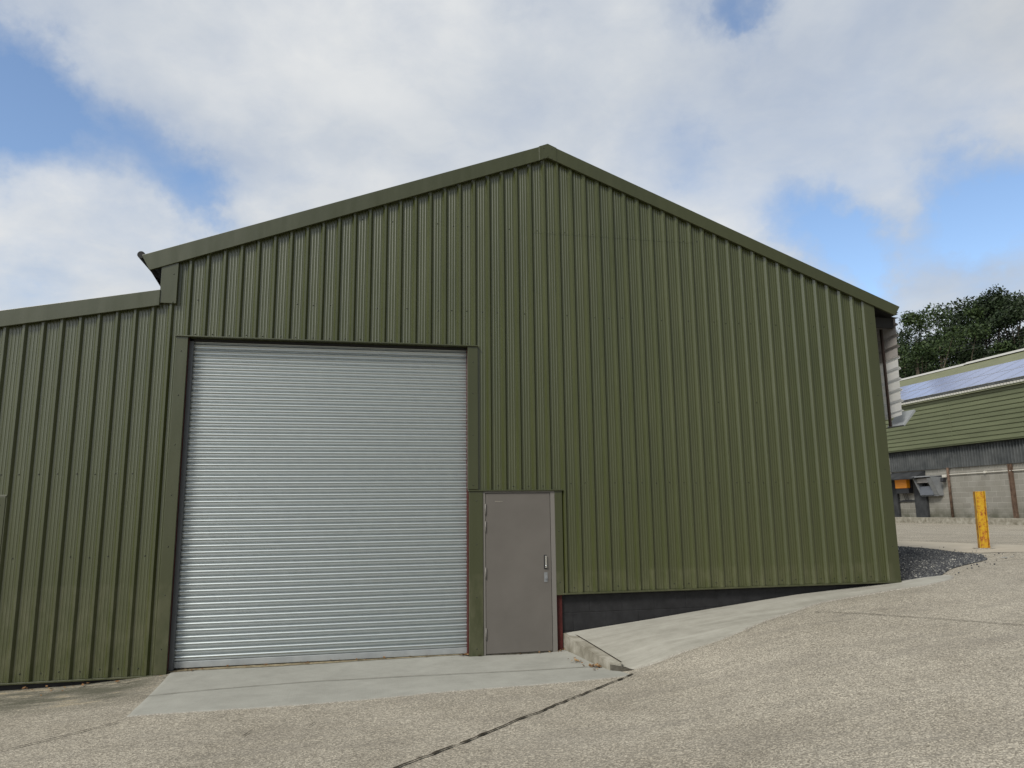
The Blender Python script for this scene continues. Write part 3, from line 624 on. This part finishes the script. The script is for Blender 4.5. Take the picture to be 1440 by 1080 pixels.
m.poly([(-7, 0, -.3), (-7, 24, -.3), (-7, 24, 3.5), (-7, 0, 3.5)]); m.poly([(7.6, .1, -.3), (7.6, 24, -.3), (7.6, 24, .7), (7.6, .1, .7)])
m.build('side_wall', GREEN, WH)
# eaves
m = MB(); m.poly([(-2.60, -.02, 4.77), (-2.465, -.02, 4.56), (-2.465, 24, 4.56), (-2.60, 24, 4.77)]); m.poly([(-2.60, .26, 4.77), (-2.465, .26, 4.56), (-2.465, .26, 4.86)]); m.build('eaves_board', BLACK, WH)
m = MB(); m.tube((-2.70, -.07, 4.945), (-2.70, 24, 4.945), .045, n=14); m.build('gutter', BLACK, WH, smooth=False)
m = MB(); m.poly([(7.58, -.03, 4.85), (8.04, -.03, 4.665), (8.04, 24, 4.665), (7.58, 24, 4.85)]); m.poly([(8.04, .11, 4.665), (8.17, .11, 4.655), (8.17, 24, 4.655), (8.04, 24, 4.665)]); m.box(7.64, 8.10, .16, .20, 4.50, 4.66); m.build('soffit', BLACK, WH)
# hanging side sheet under the right-hand eave
def hsheet(mb, x, y0, y1, z0, z1, pitch, amp, mi=0):
    z = z1; 
    while z > z0+.001:
        zb = max(z0, z-pitch); h = z-zb
        pr = [(z, 0), (z-.10*h, amp), (z-.22*h, amp), (z-.34*h, 0), (zb, 0.0)]
        for (a, ha), (b, hb) in zip(pr[:-1], pr[1:]): mb.poly([(x+ha, y0, a), (x+ha, y1, a), (x+hb, y1, b), (x+hb, y0, b)], mi)
        z = zb
m = MB(); hsheet(m, 8.12, .13, 1.5, 4.05, 4.92, .172, .042, 0); hsheet(m, 8.115, .13, 1.5, 3.13, 4.05, .168, .042, 1)
m.v = [(x-.05*(4.65-z)/1.5, y, min(z-.10*(y-.17), 4.665)) for x, y, z in m.v]
m.build('side_screen', [SCRG, SCRW], WH)
m = MB(); m.box(8.02, 8.045, .34, .38, 2.98, 4.52); m.build('screen_post', BROWNP, WH)
m = MB(); m.prism([(8.10, 2.985), (8.12, 2.97), (8.34, 3.20), (8.32, 3.225)], .16, .52); m.build('bent_flap', GALV_FLAT, WH)
# roller shutter
sh = MB()
PR = [(0, .008), (.005, .008), (.0075, .000), (.011, -.0035), (.018, -.0048), (.026, -.0045), (.033, -.0035), (.037, -.0050), (.047, -.0125), (.050, -.0135), (.054, -.0125), (.062, -.0085), (.067, -.0040), (.0690, .0005), (.0710, .008), (.0747, .008)]
z = .075; k = 0; X0, X1 = -2.062, 1.395
zs = []
while z < 3.94:
    for dz, dy in PR[:-1]: zs.append((z+dz, .120+dy*1.6))
    z += .0747
i = 0
ncol = 14
for (zz_, yy) in zs:
    for c in range(ncol+1):
        x = X0+(X1-X0)*c/ncol; sh.v.append((x, yy+.0007*noise.noise(Vector((x*.9, zz_*.8, 0))), zz_+.0008*noise.noise(Vector((x*.8, zz_*.6, 4)))))
for r_ in range(len(zs)-1):
    for c in range(ncol):
        q = r_*(ncol+1)+c; sh.f.append((q, q+1, q+ncol+2, q+ncol+1)); sh.mi.append(0)
SH = sh.build('roller_shutter', GALV, WH, smooth=True)
m = MB(); m.box(X0, X1, .105, .14, .005, .078); m.build('bottom_rail', GALV_FLAT, SH, bevel=.004)
m = MB(); m.box(-2.104, -2.052, .06, .17, -.01, 3.93); m.box(-2.118, -2.104, .10, .17, -.01, 3.93); m.build('shutter_guide', GUIDE, SH, bevel=.003)
m = MB(); m.box(1.398, 1.44, .128, .17, -.01, 3.93); m.build('shutter_guide', GUIDE, SH)
m = MB(); m.box(-2.10, 1.40, .30, .32, -.05, 4.3); m.box(-2.1, 1.4, .06, .10, 3.90, 3.93); m.build('shutter_headplate', BLACK, SH)
# personnel door
m = MB(); m.box(1.612, 2.468, -.030, .015, .010, 1.992); DR = m.build('door', DOORP, WH, bevel=.002)
m = MB(); m.box(1.578, 1.606, -.036, .05, -.01, 2.02); m.box(2.474, 2.532, -.036, .05, -.01, 2.02); m.box(1.606, 2.474, -.036, .05, 1.998, 2.02); m.build('door_frame', FRAMEP, DR, bevel=.002)
m = MB(); m.box(1.55, 2.55, .016, .06, -.02, 2.03); m.build('door_gap', BLACK, DR)
m = MB(); m.box(1.575, 2.535, -.02, .05, -.02, .006); m.build('threshold', KERBD, DR)
for z in (1.72, 1.50, .92, .18):
    m = MB(); m.tube((1.609, -.040, z), (1.609, -.040, z+.14), .0075, n=10); m.tube((1.609, -.040, z+.066), (1.609, -.040, z+.072), .009, n=10); m.build('hinge', FRAMEP, DR, smooth=True)
m = MB(); m.box(2.372, 2.412, -.036, -.031, 1.02, 1.20); LK = m.build('lock_plate', BLACK, DR, bevel=.002)
m = MB(); m.box(2.384, 2.410, -.052, -.040, 1.035, 1.19); m.dome((2.397, -.052, 1.06), .015, .014, n=12); m.build('door_handle', STEEL, LK, bevel=.003)
m = MB(); m.prism([(2.372, .86), (2.414, .86), (2.418, .90), (2.416, .98), (2.372, .98)], -.036, -.031)
m.tube((2.394, -.044, .905), (2.394, -.033, .905), .017, n=16); m.tube((2.394, -.040, .96), (2.394, -.033, .96), .006, n=8); m.box(2.389, 2.399, -.047, -.043, .895, .915); m.build('lock_cylinder', HOODM, DR)
m = MB(); m.box(1.735, 1.81, -.0325, -.0305, 1.885, 1.893); m.box(1.815, 1.835, -.0325, -.0305, 1.885, 1.892); m.build('label_strip', LABELM, DR)
# flashing of the wing's own door at the far left
m = MB(); m.box(-4.9, -3.915, -.046, -.002, 1.995, 2.012); m.box(-4.08, -3.925, -.044, -.002, -.03, 1.995)
for z in (.4, .9, 1.45, 1.9): m.dome((-3.98, -.044, z), .009, .008, mi=1)
m.build('wing_door_flashing', [GREEN_T, SCREW], WH, bevel=.003)
m = MB(); m.box(-4.90, -4.08, -.040, -.002, -.02, 1.995); m.build('wing_door', DOORP, WH, bevel=.002)

# ------------------------------------------------------------------ yellow post
YP = empty('yellow_post', (11.40, 2.36, .90), 'leaning steel post in chipped yellow paint with rust, standing by the gravel', 'post')
def ibeam(t, w, h, fth, wth):
    a, b = w/2, h/2
    return [(-a, -b), (a, -b), (a, -b+fth), (wth/2, -b+fth), (wth/2, b-fth), (a, b-fth), (a, b), (-a, b), (-a, b-fth), (-wth/2, b-fth), (-wth/2, -b+fth), (-a, -b+fth)]
m = MB(); n_ = 18; out_ = ibeam(0, .13, .165, .012, .010); rot = math.radians(62); H = 1.12
ln = len(out_)
for i in range(n_+1):
    zq = -.12+(H+.12)*i/n_
    for a, b in out_:
        x = a*math.cos(rot)-b*math.sin(rot); y = a*math.sin(rot)+b*math.cos(rot)
        x += .035*zq/H+.004*noise.noise(Vector((x*9, y*9, zq*3))); y += .004*noise.noise(Vector((x*9, y*9, zq*3+9)))
        top = .012*noise.noise(Vector((a*30, b*30, 3))) if i == n_ else 0
        m.v.append((11.40+x, 2.36+y, .90+zq+top))
for i in range(n_):
    for k in range(ln):
        j = (k+1) % ln; m.f.append((i*ln+k, i*ln+j, (i+1)*ln+j, (i+1)*ln+k)); m.mi.append(1 if k in (4, 5, 6) else 0)
for tri in ((0, 1, 2, 11), (11, 2, 3, 10), (10, 3, 4, 9), (9, 4, 5, 8), (8, 5, 6, 7)):
    m.f.append(tuple(n_*ln+q for q in tri)); m.mi.append(0)
m.build('steel_section', [YELLOW, RUSTO], YP)
m = MB(); pts = [(11.40+.19*math.cos(t)*(1+.2*noise.noise(Vector((t, 0, 0)))), 2.36+.17*math.sin(t)) for t in [k*math.pi/8 for k in range(16)]]
m.prism(pts, g1(11.4, 2.36)-.05, g1(11.4, 2.36)+.012, ax='z'); m.build('concrete_footing', APRON, YP)

# ------------------------------------------------------------------ barn across the yard
BX = 25.5
BN = empty('barn', (BX, 14, 1.18), 'long low block-walled barn across the yard with solar panels on its roof', 'building')
m = MB(); m.box(BX, BX+.22, 2, 50, 1.0, 3.5); m.build('block_wall', BLOCK, BN)
def wav(mb, x, y0, y1, z0, z1, pitch, amp, slope=0):
    n = int((y1-y0)/pitch)*6
    for i in range(n):
        a, b = y0+(y1-y0)*i/n, y0+(y1-y0)*(i+1)/n
        fa, fb = amp*math.sin(a/pitch*2*math.pi), amp*math.sin(b/pitch*2*math.pi)
        mb.poly([(x+fa, a, z0), (x+fb, b, z0), (x+fb+slope, b, z1), (x+fa+slope, a, z1)])
m = MB(); wav(m, BX-.06, 2, 34, 3.38, 4.5, .146, .06); m.build('corrugated_band', DKCOR, BN, smooth=True)
m = MB(); m.box(BX, BX+.2, 2, 50, 3.5, 6.5); m.build('back_wall', DKCOR, BN)
m = MB()
z = 6.47; 
while z > 4.34:
    zb = max(4.32, z-.19); x = BX-.30
    for (a, ha), (b, hb) in zip([(z, 0), (z-.022, .035), (z-.045, .035), (z-.06, 0)], [(z-.022, .035), (z-.045, .035), (z-.06, 0), (zb, 0)]):
        m.poly([(x+ha, 2, a), (x+ha, 50, a), (x+hb, 50, b), (x+hb, 2, b)])
    z = zb
m.poly([(BX-.30, 2, 4.32), (BX-.30, 50, 4.32), (BX, 50, 4.32), (BX, 2, 4.32)]); m.box(BX-.308, BX-.296, 17.62, 17.65, 4.33, 6.46); m.build('olive_cladding', BGREEN, BN)
SL = .43
def rz(x): return 6.60+SL*(x-BX)
m = MB(); wav(m, BX-.36, 2, 34, 6.48, 6.56, .15, .02, -.0); m.build('eaves_sheet_edge', PALECAP, BN)
m = MB(); m.poly([(BX-.42, 2, rz(BX-.42)-.02), (BX-.42, 50, rz(BX-.42)-.02), (31.2, 50, rz(31.2)), (31.2, 2, rz(31.2))]); m.poly([(31.2, 2, rz(31.2)), (31.2, 50, rz(31.2)), (37, 50, 6.6), (37, 2, 6.6)])
m.poly([(BX, 2, 1.1), (BX, 2, 6.5), (31.2, 2, rz(31.2)), (37, 2, 6.6), (37, 2, 1.1)]); m.poly([(BX, 50, 1.1), (37, 50, 1.1), (37, 50, 6.6), (31.2, 50, rz(31.2)), (BX, 50, 6.5)]); m.build('roof', BGREEN2, BN)
m = MB(); m.prism([(31.0, rz(31.0)+.06), (31.2, rz(31.2)+.02), (31.4, rz(31.0)+.06), (31.2, rz(31.2)+.12)], 2, 22.6); m.build('ridge_cap', PALECAP, BN)
m = MB(); m.prism([(31.0, rz(31.0)+.03), (31.2, rz(31.2)-.0), (31.4, rz(31.0)+.03), (31.2, rz(31.2)+.09)], 22.6, 50); m.build('ridge_cap', PALECAP, BN)
m = MB(); m.tube((BX-.32, 2, 6.60), (BX-.32, 50, 6.60), .035, n=8); m.build('gutter', DKCOR, BN, smooth=True)
# solar panels
sp_dir = Vector((1, 0, SL)).normalized(); sp_n = Vector((-SL, 0, 1)).normalized()
def panel(x0, y0, L_=1.72, w=1.0):
    p0 = Vector((x0, y0, rz(x0)))+sp_n*.09
    a = MB(); g = .012
    def P(u, v, h): q = p0+sp_dir*u+Vector((0, v, 0))+sp_n*h; return tuple(q)
    for (u0, u1, v0, v1) in ((0, L_, 0, .02), (0, L_, w-.02-g, w-g), (0, .02, .02, w-.02-g), (L_-.02, L_, .02, w-.02-g)):
        i = len(a.v); a.v += [P(u0, v0, 0), P(u1, v0, 0), P(u1, v1, 0), P(u0, v1, 0), P(u0, v0, .035), P(u1, v0, .035), P(u1, v1, .035), P(u0, v1, .035)]
        for q in ((0, 3, 2, 1), (4, 5, 6, 7), (0, 1, 5, 4), (1, 2, 6, 5), (2, 3, 7, 6), (3, 0, 4, 7)): a.f.append(tuple(i+k for k in q)); a.mi.append(0)
    b = MB(); b.poly([P(.02, .02, .030), P(L_-.02, .02, .030), P(L_-.02, w-.02-g, .030), P(.02, w-.02-g, .030)])
    return a, b
a, b = panel(BX+.12, 9.0); PN = a.build('solar_panel', ALU, BN); PG = b.build('panel_glass', SOLAR, PN)
for r_ in range(2):
    for c in range(24):
        if r_ == 0 and c == 0: continue
        o = PN.copy(); COL.objects.link(o); o.parent = BN; o.location = Vector((sp_dir.x*1.74*r_, c*1.0, sp_dir.z*1.74*r_)); g2 = PG.copy(); COL.objects.link(g2); g2.parent = o
m = MB(); m.box(24.9, BX-.005, 2, 50, .7, 1.235); m.build('wall_footing', KERBM, BN)
# columns and pipes on the block wall
m = MB(); m.box(BX-.10, BX-.004, 15.10, 15.125, 1.235, 3.37); m.box(BX-.10, BX-.004, 15.235, 15.26, 1.235, 3.37); m.box(BX-.06, BX-.04, 15.125, 15.235, 1.235, 3.37); m.build('steel_stanchion', RUST, BN)
m = MB(); m.tube((BX-.07, 18.35, 1.235), (BX-.07, 18.35, 3.40), .055, n=10); m.build('drainpipe', RUST, BN, smooth=True)
m = MB(); m.tube((BX-.09, 21.9, 3.2), (BX-.09, 21.9, 4.3), .045, n=10); m.build('drainpipe', WHITEP, BN, smooth=True)
m = MB(); m.tube((BX-.05, 2, 3.13), (BX-.05, 18.4, 3.09), .018, n=8); m.box(BX-.09, BX-.005, 16.35, 16.45, 3.06, 3.15); m.build('conduit', WHITEP, BN)
FL = empty('floodlight', (BX-.1, 18.55, 2.95), 'small white security floodlight on the block wall between the grey hood and the drainpipe', 'floodlight')
m = MB(); m.box(BX-.12, BX-.03, 18.46, 18.66, 2.98, 3.10); m.build('junction_box', WHITEP, FL, bevel=.01)
m = MB(); m.prism([(BX-.28, 2.80), (BX-.12, 2.76), (BX-.10, 2.94), (BX-.25, 2.97)], 18.46, 18.62); m.build('lamp_head', DKPL, FL, bevel=.01)
# black boarded bay with the orange inverter
EB = empty('boarded_bay', (BX-.1, 20.8, 1.235), 'black painted boarded surround against the block wall, around the orange unit', 'cabinet')
m = MB(); m.box(BX-.12, BX-.005, 21.55, 22.6, 1.235, 3.0); m.build('board', BLKP, EB)
m = MB(); m.box(BX-.12, BX-.005, 19.72, 20.45, 1.235, 3.0); m.build('board', BLKP, EB)
m = MB(); m.prism([(BX-.75, 3.00), (BX-.74, 2.96), (BX-.005, 3.06), (BX-.005, 3.34)], 19.75, 22.9); m.build('canopy', BLKP, EB)
m = MB(); m.box(BX-.06, BX-.005, 20.45, 21.55, 1.95, 2.02); m.tube((BX-.05, 21.3, 2.02), (BX-.05, 20.7, 2.02), .02); m.build('cable_tray', BLKP, EB)
IV = empty('inverter_unit', (BX-.3, 21.0, 2.4), 'orange wall mounted inverter box with dark cables under it, inside the black boarded bay', 'inverter')
m = MB(); m.box(BX-.30, BX-.10, 20.66, 21.42, 2.58, 3.03); m.build('casing', ORANGE, IV, bevel=.02)
m = MB(); m.box(BX-.26, BX-.005, 20.60, 21.40, 2.34, 2.575); m.box(BX-.10, BX-.005, 20.60, 21.50, 2.58, 3.05); m.build('connector_base', DKPL, IV, bevel=.01)
m = MB()
for y in (20.9, 21.0, 21.1): m.tube((BX-.15, y, 2.36), (BX-.04, y, 1.97), .015, n=6)
m.build('cables', DKPL, IV)
HD = empty('vent_hood', (BX-.3, 19.4, 2.2), 'grey steel hooded box fixed to the block wall beside the black boards', 'hood')
m = MB(); m.prism([(BX-.60, 3.02), (BX-.22, 2.20), (BX-.005, 2.20), (BX-.005, 3.08)], 18.80, 18.84); m.prism([(BX-.60, 3.02), (BX-.22, 2.20), (BX-.005, 2.20), (BX-.005, 3.08)], 19.86, 19.90)
m.box(BX-.62, BX-.005, 18.80, 19.90, 3.03, 3.08); m.box(BX-.22, BX-.005, 18.84, 19.86, 2.18, 2.21); m.build('casing', HOODM, HD)
m = MB(); m.poly([(BX-.58, 19.08, 2.98), (BX-.58, 18.84, 2.98), (BX-.24, 18.84, 2.23), (BX-.24, 19.08, 2.23)]); m.build('side_panel', HOODM, HD)
m = MB(); m.box(BX-.30, BX-.26, 19.08, 19.86, 2.23, 2.62); m.build('screen', HOODS, HD)
m = MB(); m.box(BX-.42, BX-.38, 19.08, 19.86, 2.78, 2.98); m.build('shelf', SCRG, HD)

# ------------------------------------------------------------------ trees behind the barn
def tree_mesh(seed, H, R, nleaf, leaf, m, gap=.0, trunk=.35):
    r = np.random.default_rng(seed)
    # clumps through the crown volume
    nb = 46; C = []
    while len(C) < nb:
        p = r.uniform(-1, 1, 3)
        if (p**2).sum() < 1 and (p**2).sum() > .12: C.append(p)
    C = np.array(C); rad = r.uniform(.13, .32, nb)
    C[:, 2] = C[:, 2]*.5+.56
    C[:, :2] *= np.where(C[:, 2:3] < .3, .75, 1.0)
    C = C*np.array([R, R, H]); 
    k = r.integers(0, nb, nleaf); d = r.normal(size=(nleaf, 3)); d /= np.linalg.norm(d, axis=1)[:, None]
    rr_ = (r.uniform(0, 1, nleaf)**.45)[:, None]
    P = C[k]+d*rr_*rad[k][:, None]*R*np.array([1, 1, .72])
    P += r.normal(size=P.shape)*.12
    s = r.uniform(.6, 1.3, nleaf)[:, None]*leaf
    a = r.normal(size=(nleaf, 3)); a /= np.linalg.norm(a, axis=1)[:, None]
    b = np.cross(a, r.normal(size=(nleaf, 3))); b /= np.linalg.norm(b, axis=1)[:, None]
    V = np.stack([P-a*s, P-b*s*.5, P+a*s, P+b*s*.5], 1).reshape(-1, 3)
    F = np.arange(nleaf*4).reshape(-1, 4)
    me = bpy.data.meshes.new('crown'); me.from_pydata(V.tolist(), [], F.tolist()); me.materials.append(m)
    tb = MB(); zt = H*.62; pts = [Vector((0, 0, -.5)), Vector((.2, .1, H*.25)), Vector((.1, -.2, H*.45)), Vector((.3, .1, zt)), Vector((.2, .0, H*.85))]
    for i in range(4): tb.tube(pts[i], pts[i+1], trunk*(1-.21*i), trunk*(1-.21*(i+1)), n=8, caps=False)
    for c, q in zip(C[:28], rad[:28]):
        a_ = pts[1].lerp(pts[3], r.uniform(0, 1)); e_ = Vector(c); md = a_.lerp(e_, .5)+Vector((0, 0, -.3))
        tb.tube(a_, md, trunk*.26, trunk*.17, n=5, caps=False); tb.tube(md, e_, trunk*.17, trunk*.05, n=5, caps=False)
    tm = bpy.data.meshes.new('trunk'); tm.from_pydata(tb.v, [], tb.f); tm.materials.append(BARK)
    for p in tm.polygons: p.use_smooth = True
    return me, tm
T1 = tree_mesh(1, 15, 5.2, 24000, .12, LEAF1); T2 = tree_mesh(2, 17, 6.2, 42000, .125, LEAF2, trunk=.45); T3 = tree_mesh(3, 15, 5.0, 22000, .12, LEAF2)
def place_tree(kind, x, y, s, rz_, label):
    t = empty('broadleaf_tree', (x, y, 1.1), label, 'tree', 'trees behind the barn')
    t.rotation_euler.z = rz_; t.scale = (s, s, s)
    for nm, me_ in zip(('crown', 'trunk'), kind):
        o = bpy.data.objects.new(nm, me_); COL.objects.link(o); o.parent = t
for a in [(0, 37.0, 32.7, 0.86, 0.3, 'lighter green broadleaf tree rising behind the left end of the barn roof'), (0, 42.0, 35.6, 0.97, 2.0, 'feathery mid green tree with sky gaps between the leftmost tree and the dark oaks'), (1, 50.1, 39.9, .99, 0.4, 'dark dense oak in the middle of the row behind the barn'), (1, 50.6, 36.8, 1.0, 2.2, 'tall dark oak behind the barn, rightmost inside the picture'), (2, 49.7, 42.0, 1.06, 3.3, 'dark slender tree farther back between the feathery tree and the oaks'), (2, 39.0, 38.2, 0.85, 1.0, 'dark tree mostly hidden behind the warehouse roof corner'), (1, 57.3, 38.4, 1.04, 4.0, 'dark oak just beyond the right edge of the picture'), (2, 51.3, 47.6, 1.12, 5.0, 'dark tree in the back row, showing through the gaps of the leftmost trees'), (2, 46.3, 44.7, 1.02, 4.2, 'dark tree in the back row at the corner of the warehouse eaves'), (1, 36.0, 54.0, .95, 0.9, 'dark oak beyond the far end of the barn, hidden by the warehouse'), (0, 45.0, 50.0, .95, 2.6, 'green tree behind the far end of the barn, beside the hidden oak')]:
    place_tree([T1, T2, T3][a[0]], *a[1:])

# overhead wires and their poles
def pole(x, y, h, label):
    P = empty('utility_pole', (x, y, g1(x, y)), label, 'pole')
    m = MB(); z0 = g1(x, y); m.tube((x, y, z0-.3), (x, y, z0+h), .15, .10, n=12); m.build('shaft', BARK, P, smooth=True)
    m = MB(); m.box(x-.9, x+.9, y-.06, y+.06, z0+h-.5, z0+h-.38); m.build('crossarm', BARK, P)
    return z0+h-.36
PA, PB = (45.2, 14.5), (38.5, 66)
h1 = 13.2; h2 = 12.4
pole(*PA, h1, 'wooden utility pole standing behind the near end of the barn'); pole(*PB, h2, 'wooden utility pole standing behind the far end of the barn')
za, zb_ = g1(*PA)+h1-.37, g1(*PB)+h2-.37
for dx, nm in ((-.75, 'closest to the barn'), (0, 'on the middle of the pole crossarms'), (.75, 'farthest from the barn')):
    cu = MB(); n_ = 24
    pts = [Vector((PA[0]+dx+(PB[0]-PA[0])*t, PA[1]+(PB[1]-PA[1])*t, za+(zb_-za)*t-3.2*t*(1-t)+abs(dx)*0)) for t in [i/n_ for i in range(n_+1)]]
    for p, q in zip(pts[:-1], pts[1:]): cu.tube(p, q, .016, n=5, caps=False)
    o = cu.build('overhead_wire', DKPL, loc=pts[0]); tag(o, 'thin dark overhead wire in front of the trees, '+nm, 'wire', 'overhead wires')
for o in SC.objects:
    if o.type == 'MESH' and not o.get('kind') and not o.parent and not o.get('label'): print('UNTAGGED', o.name)
